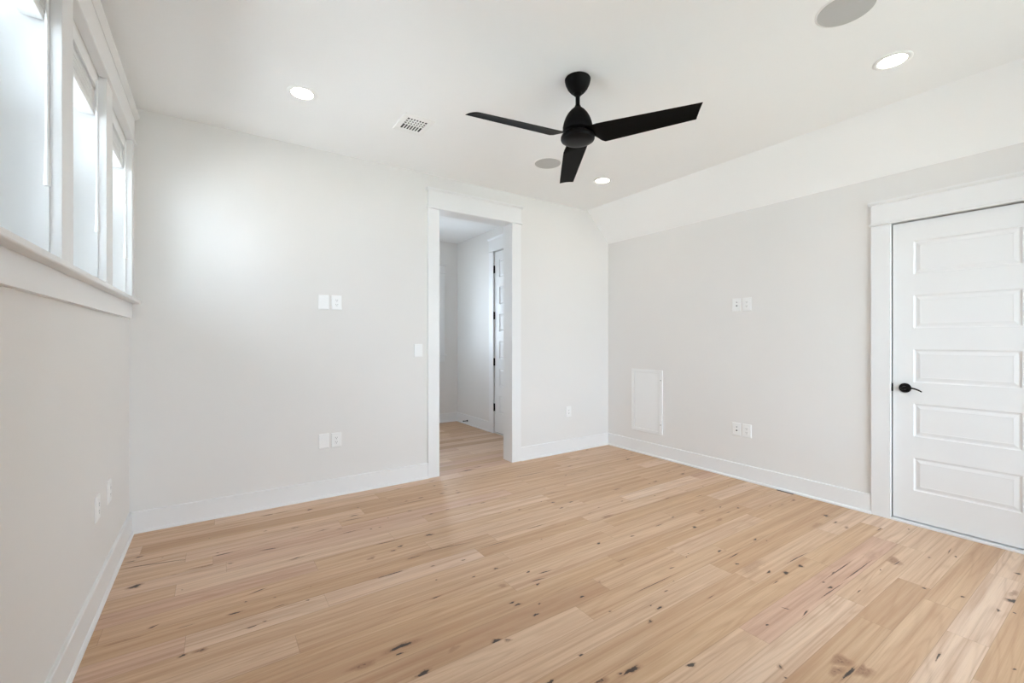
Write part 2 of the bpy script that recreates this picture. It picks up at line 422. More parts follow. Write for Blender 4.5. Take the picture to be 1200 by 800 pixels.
def build_floor():
    bm = newbm()
    pl = bm.loops.layers.float_color.new('plank')
    kl = bm.loops.layers.float_color.new('knot')
    PW = 0.127
    rnd = random.Random(21)
    def in_hall_only(y): return y > 0.06
    rows = []
    y = -2.555 - PW * 20
    while y < HY + 0.2:
        rows.append(y); y += PW
    planks = []
    def face(pts, cp, ck):
        vs = [bm.verts.new(p) for p in pts]
        f = bm.faces.new(vs)
        for i, l in enumerate(f.loops):
            l[pl] = cp; l[kl] = ck if not isinstance(ck, list) else ck[i]
        return f
    ends = {19: [2.151], 20: [2.15 - 1.9, 3.05], 18: [3.04], 21: [2.648], 23: [2.5], 22: [2.33]}
    for ri, yy in enumerate(rows):
        ya, yb = max(yy, FRONT), min(yy + PW, HY)
        if yb <= ya: continue
        hall = (yy + PW / 2) > 0.06
        xa, xb = (HL, HX) if hall else (0.0, W)
        cuts = []
        x = xa - rnd.uniform(0.1, 1.6)
        while x < xb + 0.1:
            x += rnd.choice((0.55, 0.9, 1.2, 1.5, 1.8, 1.9)) * rnd.uniform(0.9, 1.1)
            cuts.append(x)
        x0 = xa
        for cx in cuts:
            x1 = min(cx, xb)
            if x1 - x0 < 0.05: continue
            cp = (rnd.random(), rnd.random(), rnd.random(), 1)
            planks.append((x0, x1, ya, yb, cp))
            g = 0.0011
            a, b, c, d = x0 + g, x1 - g, ya + g, yb - g
            face([(a, c, 0), (b, c, 0), (b, d, 0), (a, d, 0)], cp, (0, 0, 0, 1))
            sm = (0, 0, 0.62, 1)       # the fine dark line of the micro bevel
            face([(x0, ya, 0), (x1, ya, 0), (b, c, 0), (a, c, 0)], cp, sm)
            face([(x1, ya, 0), (x1, yb, 0), (b, d, 0), (b, c, 0)], cp, sm)
            face([(x1, yb, 0), (x0, yb, 0), (a, d, 0), (b, d, 0)], cp, sm)
            face([(x0, yb, 0), (x0, ya, 0), (a, c, 0), (a, d, 0)], cp, sm)
            x0 = x1
            if x0 >= xb: break
    box_pts = [(-0.0, FRONT), (W, FRONT)]
    def plank_at(px, py):
        for p in planks:
            if p[0] <= px <= p[1] and p[2] <= py <= p[3]: return p
        return None
    zc = [0.00012]
    def blob(cx, cy, lx, ly, dark, halo, ang=0.0, seg=18):
        """a knot: irregular ellipse along the grain, core dark, edge fading to bare wood; clipped to its plank"""
        p = plank_at(cx, cy)
        if p is None: return
        zc[0] += 0.0000035
        z = zc[0]
        rings = []
        ph = [rnd.uniform(0, 6.28) for _ in range(3)]
        for fr, (d, h) in ((0.0, (dark, halo)), (0.28, (dark, halo)), (0.5, (dark * 0.45, halo)), (1.0, (0, 0))):
            ring = []
            for k in range(seg):
                t = 2 * math.pi * k / seg
                wob = 1 + 0.22 * math.sin(2 * t + ph[0]) + 0.16 * math.sin(3 * t + ph[1]) + 0.1 * math.sin(5 * t + ph[2])
                ex, ey = fr * lx * wob * math.cos(t), fr * ly * wob * math.sin(t)
                x = cx + ex * math.cos(ang) - ey * math.sin(ang)
                yv = cy + ex * math.sin(ang) + ey * math.cos(ang)
                ring.append(((min(max(x, p[0]), p[1]), min(max(yv, p[2]), p[3]), z), (d, h, 0, 1)))
            rings.append(ring)
        for A, B in zip(rings[1:], rings[2:]):
            for k in range(seg):
                k2 = (k + 1) % seg
                q = [A[k], B[k], B[k2], A[k2]]
                try: face([v[0] for v in q], p[4], [v[1] for v in q])
                except ValueError: pass
        c = rings[0][0]
        for k in range(seg):
            q = [c, rings[1][k], rings[1][(k + 1) % seg]]
            face([v[0] for v in q], p[4], [v[1] for v in q])
    def crack(xa, ya, xb, yb, wd, dark=1.0):
        (ax, ay), (bx, by) = pix(xa, ya), pix(xb, yb)
        L = math.hypot(bx - ax, by - ay)
        blob((ax + bx) / 2, (ay + by) / 2, L * 0.62, wd, dark, 0.7, math.atan2(by - ay, bx - ax))
    # x, y in the photograph, half length, half width (mm), core, halo
    K = [(863.5, 660.5, 13, 9, 1, .5), (901, 670, 20, 9, 1, .6), (938, 663, 24, 13, .9, .7),
         (895, 659, 34, 15, .8, .8), (880, 663, 95, 48, 0, .55), (921, 671, 26, 12, 1, .7), (965, 682, 9, 6, .9, .5),
         (973, 688, 24, 8, .8, .6), (1016, 648, 13, 10, .9, .7), (1013, 653, 9, 6, .9, .5), (1020, 650, 60, 30, 0, .3),
         (1048, 657, 50, 26, .12, 1), (899, 732, 9, 6, 1, .4), (914, 781, 13, 12, .5, .7), (921, 794, 8, 8, .6, .5),
         (986, 774, 44, 22, .3, 1), (1010, 785, 48, 24, .3, 1), (980, 786, 40, 14, .3, .9),
         (1083, 689, 12, 8, 1, .5), (1128, 699, 13, 8, .9, .5), (1120, 652, 12, 7, .9, .5), (1089, 653, 11, 7, .8, .5),
         (1187, 704, 30, 22, 1, .9), (1193, 672, 18, 11, .9, .6), (1170, 715, 14, 8, .7, .6), (1189, 784, 9, 6, 1, .4),
         (1189, 718, 9, 6, .9, .4), (1188, 695, 40, 12, .3, .8),
         (682, 699, 15, 9, 1, .5), (702, 682, 15, 6, .4, .6), (681, 768, 15, 9, 1, .5), (740, 785, 46, 13, 1, .8),
         (702, 797, 42, 16, .5, .9), (810, 779, 22, 13, 1, .4), (773, 712, 22, 9, .9, .6), (762, 728, 18, 10, .6, .6),
         (843, 645.5, 18, 9, 1, .5), (645, 799, 16, 10, 1, .4), (727, 789, 12, 8, .6, .6),
         (600, 706, 14, 8, 1, .5), (607, 708, 19, 9, .9, .6), (628, 720, 17, 9, 1, .5), (582, 751, 22, 18, 1, .9),
         (595, 750, 14, 12, .5, .7), (470, 757, 60, 17, .75, .8), (468, 766, 26, 5, .9, .5), (496, 789, 36, 12, 1, .8),
         (555, 675.6, 11, 6, 1, .4), (581, 666, 15, 9, .9, .5), (619, 670, 14, 7, 1, .5), (630, 684.5, 13, 8, 1, .5),
         (589, 686, 22, 12, .2, .7), (532, 760, 26, 12, .1, .6), (543, 656, 15, 6, .9, .5), (507, 663, 15, 5, .8, .5),
         (347, 654, 34, 7, 1, .8), (417, 784, 12, 8, 1, .6), (425, 780, 50, 15, .3, .8), (446, 676, 18, 7, .9, .8),
         (435, 654, 22, 13, .2, .9), (288, 705, 8, 5, .9, .4), (270, 660, 15, 6, .9, .6),
         (158, 687, 34, 17, 1, .95), (163, 652.5, 22, 8, .9, .7), (153, 658, 30, 5, .9, .5), (214, 768, 14, 8, 1, .8),
         (235, 762, 22, 12, .5, .9), (144, 751, 55, 8, .25, .8), (241, 663, 70, 10, .35, .95), (262, 649, 90, 6, .7, .6),
         (316, 603, 60, 10, .5, .95), (331, 600, 60, 8, .3, .8), (363, 597, 24, 10, 1, .8), (415, 604, 26, 9, .8, .8), (346, 618, 24, 6, .9, .6),
         (311, 622, 12, 6, .8, .6), (410, 623, 70, 7, .5, .7), (378, 621, 50, 6, .5, .7),
         (476, 587, 14, 6, .8, .6), (493, 583, 18, 8, 1, .7), (518, 578, 24, 9, 1, .7), (537, 577, 22, 9, 1, .6),
         (524, 597, 18, 8, .9, .6), (503, 626.5, 26, 12, 1, .9), (469, 640, 22, 9, .9, .7), (461, 645, 18, 8, .8, .6),
         (509, 569, 14, 8, .9, .5), (648, 588.5, 18, 9, 1, .6), (669, 588, 20, 10, 1, .6), (658, 595, 22, 9, .7, .7),
         (609, 597, 18, 8, .5, .8), (566, 589, 24, 6, .8, .6), (550, 591, 26, 7, .6, .7), (480, 598.5, 20, 7, .8, .5),
         (505, 602, 20, 7, .8, .6), (663, 557, 14, 8, .9, .5), (736, 538, 34, 14, .9, .7), (734, 536, 16, 9, .7, .5), (688, 527, 24, 10, .8, .6),
         (668, 546, 34, 10, .5, .8), (740, 531, 20, 9, .6, .6), (800, 555, 34, 13, .6, .8), (768, 564, 26, 10, .8, .6),
         (722, 573, 48, 12, .5, .8), (782, 584, 36, 9, .5, .8), (701.5, 636.6, 18, 10, 1, .5), (789, 606, 16, 9, 1, .5),
         (814, 617.5, 24, 12, 1, .6), (865, 595, 16, 10, .8, .6), (823, 598, 32, 9, .6, .7), (844, 594, 14, 8, .7, .5),
         (885, 632, 18, 9, 1, .5), (712, 605, 60, 13, .15, .9), (741, 628, 18, 8, .8, .6), (729, 587, 14, 7, .6, .6),
         (843, 609, 34, 12, .25, .8), (548, 551, 80, 14, .7, .8), (560, 547, 60, 8, .5, .7), (572, 530, 30, 10, .4, .6),
         (535, 503, 90, 20, .1, .6), (968, 604, 34, 20, .6, .6), (930, 586, 24, 14, .5, .7), (979, 612, 26, 12, .6, .6),
         (992, 618, 26, 12, .5, .7), (958, 615, 50, 18, .1, .6), (1065, 620, 10, 7, .8, .4)]
    for x, y, lx, ly, d, h in K:
        cx, cy = pix(x, y)
        blob(cx, cy, lx / 1000 * 1.35, ly / 1000 * 1.35, d, h)
    rk = random.Random(5)
    for _ in range(85):
        cx, cy = rk.uniform(0.2, W - 0.1), rk.uniform(-3.3, -0.1)
        e = rk.uniform(0.6, 1.3)
        if rk.random() < 0.5: blob(cx, cy, 0.011 * e, 0.006 * e, 0.9, 0.6)
        else: blob(cx, cy, rk.uniform(0.03, 0.09), 0.0045 * e, rk.uniform(0.5, 0.95), 0.75, rk.uniform(-0.05, 0.05))
    for a in [(922, 660, 945, 648, .006), (967, 679, 1001, 655, .004), (989, 680, 1021, 657, .005), (960, 702, 988, 683, .004), (915, 711, 927, 715, .005),
              (940, 722, 948, 714, .005), (1007, 778, 982, 800, .008), (1097, 774, 1102, 764, .006), (742, 696, 790, 673, .004),
              (783, 667, 791, 664, .005), (777, 694, 784, 691, .004), (852, 655, 868, 647, .005), (630, 673, 648, 667, .007),
              (618, 683, 642, 676, .005), (475, 656, 495, 650, .006), (440, 678, 478, 667, .007), (342, 655, 354, 652, .006),
              (263, 722, 287, 715, .008), (288, 737, 302, 732, .008), (172, 737, 186, 732, .008), (288, 698, 316, 687, .005),
              (430, 640, 475, 631, .004), (490, 648, 556, 634, .004), (560, 643, 600, 632, .004), (610, 622, 645, 612, .004), (300, 646, 330, 641, .006),
              (130, 668, 240, 652, .006), (600, 560, 640, 552, .006), (462, 592, 505, 584, .005), (396, 612, 430, 605, .005)]:
        crack(*a)
    obj('floor', bm, 'floor', kind='structure')
build_floor()
bm = newbm()
box(bm, -LT, W + 0.12, FRONT - WT, WT, -0.25, -0.002); box(bm, HL - WT, HHL, WT, HY + WT, -0.25, -0.002)
obj('floor_bed', bm, 'gap', kind='structure')      # the boards' bed under the planks

# ------------------------------------------------------------------ baseboards with shoe moulding
BH = 0.137
def baseboard(name, kind_axis, a, b, at, sgn, h=BH):
    """kind_axis 'x': runs along x at y=at, facing sgn; 'y': runs along y at x=at"""
    t, bv = 0.015 * sgn, 0.004
    prof = [(at, 0.0), (at + 0.015 * sgn, 0.0), (at + 0.015 * sgn, h - bv), (at + (0.015 - bv) * sgn, h), (at, h)]
    st = 0.027
    shoe = [(at + 0.015 * sgn, 0.0), (at + st * sgn, 0.0), (at + st * sgn, 0.008), (at + 0.024 * sgn, 0.014), (at + 0.019 * sgn, 0.018), (at + 0.015 * sgn, 0.018)]
    ax = 'y' if kind_axis == 'y' else 'x'
    bm = newbm(); prism(bm, prof, ax, a, b)
    o = obj(name, bm, 'trim', kind='structure')
    bm = newbm(); prism(bm, shoe, ax, a, b)
    obj('shoe_moulding', bm, 'trim', o)
    return o
baseboard('baseboard_back', 'x', 0.0, 2.041, 0.0, -1)
baseboard('baseboard_back_right', 'x', 3.061, W, 0.0, -1)
baseboard('baseboard_left', 'y', FRONT, 0.0, 0.0, 1)
baseboard('baseboard_right', 'y', -2.546, 0.0, W, -1)
baseboard('baseboard_right_front', 'y', FRONT, -3.476, W, -1)
baseboard('baseboard_front', 'x', 0.0, W, FRONT, 1)
baseboard('baseboard_hall_far', 'x', HL, HX, HY, -1)
baseboard('baseboard_hall_right', 'y', 1.415, HY, HX, -1)
baseboard('baseboard_hall_left', 'y', WT, HY, HL, 1)

# ------------------------------------------------------------------ doorway trim (cased opening)
def casing_set(name, x0, x1, ztop, cw=0.11, frieze=0.145, loc=(0, 0, 0), rz=0.0, face=0.019, floor_z=0.0):
    """flat casings, bead, frieze board and cap around an opening; local y- is out of the wall"""
    r = struct(name, loc, rz)
    for a, b in ((x0 - cw, x0), (x1, x1 + cw)):
        bm = newbm(); box(bm, a, b, -face, 0, floor_z, ztop); obj('casing', bm, 'trim', r, bevel=0.0015)
    bm = newbm(); box(bm, x0 - cw - 0.012, x1 + cw + 0.012, -face - 0.013, 0, ztop, ztop + 0.016); obj('bead', bm, 'trim', r, bevel=0.005)
    bm = newbm(); box(bm, x0 - cw, x1 + cw, -face - 0.003, 0, ztop + 0.016, ztop + 0.016 + frieze); obj('frieze_board', bm, 'trim', r, bevel=0.0015)
    zt = ztop + 0.016 + frieze
    bm = newbm()
    xa, xb = x0 - cw, x1 + cw
    prism(bm, [(0, zt), (-face - 0.006, zt), (-face - 0.022, zt + 0.014), (-face - 0.024, zt + 0.022), (0, zt + 0.022)], 'x', xa - 0.014, xb + 0.014)
    obj('cap', bm, 'trim', r, bevel=0.001)
    return r
t1 = casing_set('trim_1', DX0, DX1, DZ)
bm = newbm()
box(bm, DX0 - 0.02, DX0, -0.001, WT + 0.001, 0, DZ); box(bm, DX1, DX1 + 0.02, -0.001, WT + 0.001, 0, DZ)
box(bm, DX0 - 0.02, DX1 + 0.02, -0.001, WT + 0.001, DZ, DZ + 0.02)
obj('jamb', bm, 'trim', t1)
# hall side of the doorway
casing_set('trim_2', -DX1, -DX0, DZ, loc=(0, WT, 0), rz=math.pi)

# ------------------------------------------------------------------ panel doors
def door_slab(wd, z0, z1, panels, mx, thick=0.035, deep=1.0):
    """front at local y=0 facing -y, x from 0 to wd; raised panels between stiles"""
    bm = newbm()
    def q(*p): bm.faces.new([bm.verts.new(v) for v in p])
    ps = sorted(panels)
    xs0, xs1 = mx, wd - mx
    q((0, 0, z0), (xs0, 0, z0), (xs0, 0, z1), (0, 0, z1)); q((xs1, 0, z0), (wd, 0, z0), (wd, 0, z1), (xs1, 0, z1))
    edges = [z0] + [v for p in ps for v in p] + [z1]
    for i in range(0, len(edges), 2):
        q((xs0, 0, edges[i]), (xs1, 0, edges[i]), (xs1, 0, edges[i + 1]), (xs0, 0, edges[i + 1]))
    for a, b in ps:
        rings = []
        for ins, dep in ((0, 0), (0.006, 0.0045), (0.014, 0.0055), (0.034, 0.0012), (0.0365, 0.002)):
            dep *= deep
            rings.append([(xs0 + ins, dep, a + ins), (xs1 - ins, dep, a + ins), (xs1 - ins, dep, b - ins), (xs0 + ins, dep, b - ins)])
        for A, B in zip(rings, rings[1:]):
            for k in range(4):
                q(A[k], A[(k + 1) % 4], B[(k + 1) % 4], B[k])
        q(*rings[-1])
    # edges and back
    q((0, 0, z0), (0, 0, z1), (0, thick, z1), (0, thick, z0)); q((wd, 0, z0), (wd, thick, z0), (wd, thick, z1), (wd, 0, z1))
    q((0, 0, z1), (wd, 0, z1), (wd, thick, z1), (0, thick, z1)); q((0, 0, z0), (0, thick, z0), (wd, thick, z0), (wd, 0, z0))
    q((0, thick, z0), (0, thick, z1), (wd, thick, z1), (wd, thick, z0))
    bmesh.ops.remove_doubles(bm, verts=bm.verts, dist=1e-5)
    return bm

# closed door in the right wall (local x runs towards the camera)
d1 = struct('door_1', (W, DR0, 0), R(-90))
DWD = 0.70
slab = obj('door_panel', door_slab(DWD, 0.022, 2.041, [(1.907 - .3645 * k - .222, 1.907 - .3645 * k) for k in range(5)], 0.109), 'trim', d1)
slab.location = (0.0055, 0.006, 0)
bm = newbm()
box(bm, 0.0, 0.004, 0.03, 0.07, 0.0, DRZ); box(bm, 0.706, 0.71, 0.03, 0.07, 0.0, DRZ); box(bm, 0, 0.71, 0.045, 0.07, 0, DRZ)
obj('door_stop', bm, 'gap', d1)  # dark sheet behind the slab; the gap's shade is put into its colour
bm = newbm(); box(bm, 0, 0.71, -0.024, 0.05, 0.0, 0.014); obj('threshold', bm, 'trim', d1, bevel=0.002)
# lever handle
hz = 0.915
hd = obj('rosette', lathe(newbm(), [(0, 0.0), (0.033, 0.0), (0.033, 0.006), (0.030, 0.011), (0.022, 0.014), (0.014, 0.016), (0.011, 0.03), (0.011, 0.052), (0.009, 0.056), (0, 0.057)], 36), 'bronze', d1, smooth=True)
hd.rotation_euler = (R(90), 0, 0); hd.location = (0.071, 0.006, hz)
bm = newbm()
pts = []
for k in range(13):
    t = k / 12
    pts.append((0.071 + 0.1 * t - 0.004, -0.044 + 0.004 * math.sin(t * 3), hz + 0.004 * math.sin(math.pi * t * 0.9) - 0.020 * t * t * t + 0.002))
tube(bm, pts, [0.0085, 0.009, 0.0085, 0.0075, 0.0065, 0.006, 0.0057, 0.0055, 0.0053, 0.005, 0.0048, 0.0044, 0.0035], 12)
lv = obj('lever', bm, 'bronze', d1, smooth=True)
bm = newbm(); box(bm, -0.003, 0.007, -0.004, 0.02, hz - 0.028, hz + 0.028); obj('latch_plate', bm, 'bronze', d1, bevel=0.003)
casing_set('trim_3', 0.0, 0.71, DRZ, frieze=0.13, loc=(W, DR0, 0), rz=R(-90))

# hall door
d2 = struct('door_2', (HX, HD0, 0), R(-90))
sl = obj('door_panel', door_slab(0.735, 0.018, 2.418, [(2.31 - .36 * k - .235, 2.31 - .36 * k) for k in range(6)], 0.112, deep=2.2), 'trim', d2)
sl.location = (0.007, 0.004, 0)
bm = newbm(); box(bm, 0, 0.745, 0.042, 0.08, 0, HDZ); obj('door_stop', bm, 'gap', d2)  # dark backing sheet, coloured to stand for the shade around the slab
for z in (2.19, 1.572, 0.953, 0.346):
    bm = newbm()
    for j in range(3):
        bm2 = lathe(newbm(), [(0, z - 0.05 + j * .034), (0.0075, z - 0.05 + j * .034), (0.0075, z - 0.05 + (j + 1) * .034 - 0.001), (0, z - 0.05 + (j + 1) * .034 - 0.001)], 12)
        me = bpy.data.meshes.new('tmp'); bm2.to_mesh(me); bm2.free(); bm.from_mesh(me); bpy.data.meshes.remove(me)
    bmesh.ops.translate(bm, vec=(0.003, -0.006, 0), verts=bm.verts)
    box(bm, -0.010, 0.016, -0.0012, 0.004, z - 0.05, z + 0.05)
    obj('hinge', bm, 'black', d2)
casing_set('trim_4', 0.0, 0.745, HDZ, loc=(HX, HD0, 0), rz=R(-90))

# ------------------------------------------------------------------ windows in the left wall
def ring(bm, x0, x1, y0, y1, z0, z1, t):
    box(bm, x0, x1, y0, y1, z0, z0 + t); box(bm, x0, x1, y0, y1, z1 - t, z1)
    box(bm, x0, x1, y0, y0 + t, z0 + t, z1 - t); box(bm, x0, x1, y1 - t, y1, z0 + t, z1 - t)
    return bm

for i, (a, b) in enumerate(WIN):
    wn = struct('window_%d' % (i + 1), (0, 0, 0))
    bm = newbm(); j = 0.012
    box(bm, -0.125, 0.0, a, a + j, WZ0, WZ1); box(bm, -0.125, 0.0, b - j + 0.006, b + 0.006, WZ0, WZ1)
    box(bm, -0.125, 0.0, a, b, WZ1 - j, WZ1); box(bm, -0.125, 0.0, a, b, WZ0, WZ0 + j)
    obj('jamb', bm, 'trim', wn)
    zm = (WZ0 + WZ1) / 2
    bm = ring(newbm(), -0.178, -0.118, a, b, WZ0, WZ1, 0.028); obj('window_frame', bm, 'vinyl', wn, bevel=0.002)
    bm = ring(newbm(), -0.145, -0.122, a + 0.028, b - 0.028, WZ0 + 0.028, zm + 0.018, 0.036)
    lo = obj('lower_sash', bm, 'vinyl', wn, bevel=0.002)
    bm = newbm(); box(bm, -0.135, -0.132, a + 0.064, b - 0.064, WZ0 + 0.064, zm - 0.018); obj('pane', bm, 'glass', lo)
    bm = ring(newbm(), -0.170, -0.148, a + 0.028, b - 0.028, zm - 0.018, WZ1 - 0.028, 0.036)
    up = obj('upper_sash', bm, 'vinyl', wn, bevel=0.002)
    bm = newbm(); box(bm, -0.160, -0.157, a + 0.064, b - 0.064, zm + 0.018, WZ1 - 0.064); obj('pane', bm, 'glass', up)
    bm = newbm(); box(bm, -0.1755, -0.1745, a + 0.028, b - 0.028, WZ0 + 0.028, zm - 0.018); obj('insect_screen', bm, 'screen', wn)

# window trim over the whole row
tw = struct('trim_5')
cf = 0.03
for a, b in ((WIN[0][0] - 0.10, WIN[0][0]), (WIN[0][1], WIN[1][0]), (WIN[1][1], WIN[2][0]), (WIN[2][1], -0.055)):
    bm = newbm(); box(bm, 0, cf, a, b, WZ0, WZ1 + 0.004); obj('casing', bm, 'trim', tw, bevel=0.0015)
bm = newbm(); box(bm, 0, cf + 0.012, WIN[0][0] - 0.115, -0.04, WZ1 + 0.004, WZ1 + 0.018); obj('bead', bm, 'trim', tw, bevel=0.004)
bm = newbm(); box(bm, 0, cf + 0.003, WIN[0][0] - 0.10, -0.055, WZ1 + 0.018, WZ1 + 0.165); obj('frieze_board', bm, 'trim', tw, bevel=0.0015)
bm = newbm()
zt = WZ1 + 0.165
prism(bm, [(0, zt), (cf + 0.006, zt), (cf + 0.024, zt + 0.018), (cf + 0.026, zt + 0.028), (0, zt + 0.028)], 'y', WIN[0][0] - 0.118, -0.035)
obj('cap', bm, 'trim', tw, bevel=0.001)
bm = newbm(); box(bm, -0.11, cf + 0.032, WIN[0][0] - 0.13, -0.03, WZ0 - 0.022, WZ0 + 0.001); obj('sill', bm, 'trim', tw, bevel=0.005)
bm = newbm(); box(bm, 0, cf - 0.008, WIN[0][0] - 0.10, -0.06, WZ0 - 0.115, WZ0 - 0.022); obj('apron', bm, 'trim', tw, bevel=0.0015)

# raised blinds
BL = ['raised white slatted blind in the left window nearest the camera',
      'raised white slatted blind in the middle of the three left windows',
      'raised white slatted blind in the window nearest the room corner']
for i, (a, b) in enumerate(WIN):
    a2, b2 = a + 0.018, b - 0.010
    t = thing('window_blind', BL[i], 'blind', (0, (a + b) / 2, WZ1 - 0.06), 0, 'raised slatted blinds in the left windows')
    oy, oz = (a + b) / 2, WZ1 - 0.06
    def part(name, bm, mat, parent=t, **k):
        bmesh.ops.translate(bm, vec=(0, -oy, -oz), verts=bm.verts)
        return obj(name, bm, mat, parent, **k)
    bm = newbm(); box(bm, -0.062, -0.008, a2, b2, WZ1 - 0.058, WZ1 - 0.0125); part('headrail', bm, 'slat', bevel=0.002)
    bm = newbm(); box(bm, -0.007, 0.002, a2 - 0.002, b2 + 0.002, WZ1 - 0.070, WZ1 - 0.016); part('valance', bm, 'slat', bevel=0.002)
    bm = newbm()
    z = WZ1 - 0.064
    rs = random.Random(i)
    while z > WZ1 - 0.166:
        dx = rs.uniform(-0.0015, 0.0015)
        box(bm, -0.062 + dx, -0.010 + dx, a2 + 0.004, b2 - 0.004, z - 0.0030, z); z -= 0.0046
    part('slat_stack', bm, 'slat')
    bm = newbm(); box(bm, -0.064, -0.009, a2 + 0.003, b2 - 0.003, WZ1 - 0.188, WZ1 - 0.168); part('bottom_rail', bm, 'slat', bevel=0.003)
    for yy in (a2 + 0.10, b2 - 0.10):
        bm = tube(newbm(), [(-0.0075, yy, WZ1 - 0.062), (-0.0075, yy, WZ1 - 0.175)], 0.0009, 6)
        part('ladder_cord', bm, 'slat')
    yw = b2 - 0.042
    bm = newbm(); tube(bm, [(0.004, yw, WZ1 - 0.04), (0.005, yw, WZ1 - 0.075), (0.006, yw, 1.86)], 0.0042, 10)
    wd = part('wand', bm, 'slat', smooth=True)
    bm = newbm(); tube(bm, [(0.006, yw, 1.868), (0.006, yw, 1.84), (0.006, yw, 1.76), (0.006, yw, 1.737)], [0.0052, 0.0062, 0.0085, 0.0088], 12)
    part('wand_grip', bm, 'slat', wd, smooth=True)

# unseen windows added for light (behind camera, hall left); hall far window and its trim
wf = struct('window_4')
bm = newbm()
y0, y1 = FRONT - 0.09, FRONT - 0.03
box(bm, FW[0], FW[1], y0, y1, FW[2], FW[2] + 0.05); box(bm, FW[0], FW[1], y0, y1, FW[3] - 0.05, FW[3])
for xx in (FW[0], (2 * FW[0] + FW[1]) / 3 - 0.025, (FW[0] + 2 * FW[1]) / 3 - 0.025, FW[1] - 0.05):
    box(bm, xx, xx + 0.05, y0, y1, FW[2] + 0.05, FW[3] - 0.05)
obj('window_frame', bm, 'vinyl', wf)
bm = newbm(); box(bm, FW[0], FW[1], FRONT - 0.062, FRONT - 0.058, FW[2], FW[3]); obj('pane', bm, 'glass', wf)
wh = struct('window_5')
bm = newbm()
for xx in (HW[0], HW[1] - 0.04): box(bm, xx, xx + 0.04, HY + 0.05, HY + 0.10, HW[2], HW[3])
for zz in (HW[2], (HW[2] + HW[3]) / 2 - 0.02, HW[3] - 0.04): box(bm, HW[0] + 0.04, HW[1] - 0.04, HY + 0.05, HY + 0.10, zz, zz + 0.04)
obj('window_frame', bm, 'vinyl', wh)
bm = newbm(); box(bm, HW[0] + .04, HW[1] - .04, HY + 0.073, HY + 0.077, HW[2] + .04, HW[3] - .04); obj('pane', bm, 'glass', wh)
th = casing_set('trim_6', HW[0], HW[1], HW[3], cw=0.09, frieze=0.10, loc=(0, HY, 0), floor_z=HW[2])
bm = newbm(); box(bm, HW[0] - 0.115, HW[1] + 0.115, HY - 0.05 - HY, 0.05, HW[2] - 0.022, HW[2]); obj('sill', bm, 'trim', th, bevel=0.004)
bm = newbm(); box(bm, HW[0] - 0.09, HW[1] + 0.09, -0.019, 0, HW[2] - 0.11, HW[2] - 0.022); obj('apron', bm, 'trim', th, bevel=0.0015)
wl = struct('window_6')
bm = newbm()
for yy in (HLW[0], HLW[1] - 0.04): box(bm, HL - 0.10, HL - 0.05, yy, yy + 0.04, HLW[2], HLW[3])
for zz in (HLW[2], HLW[3] - 0.04): box(bm, HL - 0.10, HL - 0.05, HLW[0] + 0.04, HLW[1] - 0.04, zz, zz + 0.04)
obj('window_frame', bm, 'vinyl', wl)
bm = newbm(); box(bm, HL - 0.077, HL - 0.073, HLW[0] + .04, HLW[1] - .04, HLW[2] + .04, HLW[3] - .04); obj('pane', bm, 'glass', wl)

# ------------------------------------------------------------------ ceiling fan
FX, FY = 2.177, -1.830
fan = thing('ceiling_fan', 'black three-bladed ceiling fan on a short downrod', 'ceiling fan', (FX, FY, H))
Z = lambda z: z - H
obj('canopy', lathe(newbm(), [(0, Z(H)), (0.071, Z(H)), (0.0735, Z(H - .004)), (0.073, Z(H - .012)), (0.068, Z(H - .032)), (0.057, Z(H - .055)), (0.043, Z(H - .073)), (0.032, Z(H - .083)), (0.026, Z(H - .085)), (0.024, Z(H - .078)), (0, Z(H - .076))]), 'black', fan, smooth=True)
ball = obj('hanger_ball', lathe(newbm(), [(0, Z(H - .07)), (.02, Z(H - .075)), (.0235, Z(H - .085)), (.02, Z(H - .095)), (0.0135, Z(H - .1)), (0, Z(H - .1))], 24), 'black', fan, smooth=True)
obj('downrod', lathe(newbm(), [(0, Z(H - .08)), (0.0125, Z(H - .08)), (0.0125, Z(2.565)), (0, Z(2.565))], 24), 'black', fan, smooth=True)
obj('motor_housing', lathe(newbm(), [(0, Z(2.585)), (0.015, Z(2.585)), (0.019, Z(2.574)), (0.027, Z(2.566)), (0.040, Z(2.555)), (0.056, Z(2.536)), (0.070, Z(2.512)), (0.080, Z(2.485)), (0.085, Z(2.462)), (0.085, Z(2.449)), (0.080, Z(2.440)), (0.066, Z(2.436)), (0.066, Z(2.412)), (0.0, Z(2.412))], 56), 'black', fan, smooth=True)
obj('lower_cap', lathe(newbm(), [(0, Z(2.418)), (0.082, Z(2.418)), (0.092, Z(2.412)), (0.0965, Z(2.402)), (0.0968, Z(2.392)), (0.0935, Z(2.385)), (0.090, Z(2.3845)), (0.086, Z(2.3795)), (0.060, Z(2.373)), (0.03, Z(2.370)), (0, Z(2.369))], 56), 'bronze', fan, smooth=True)
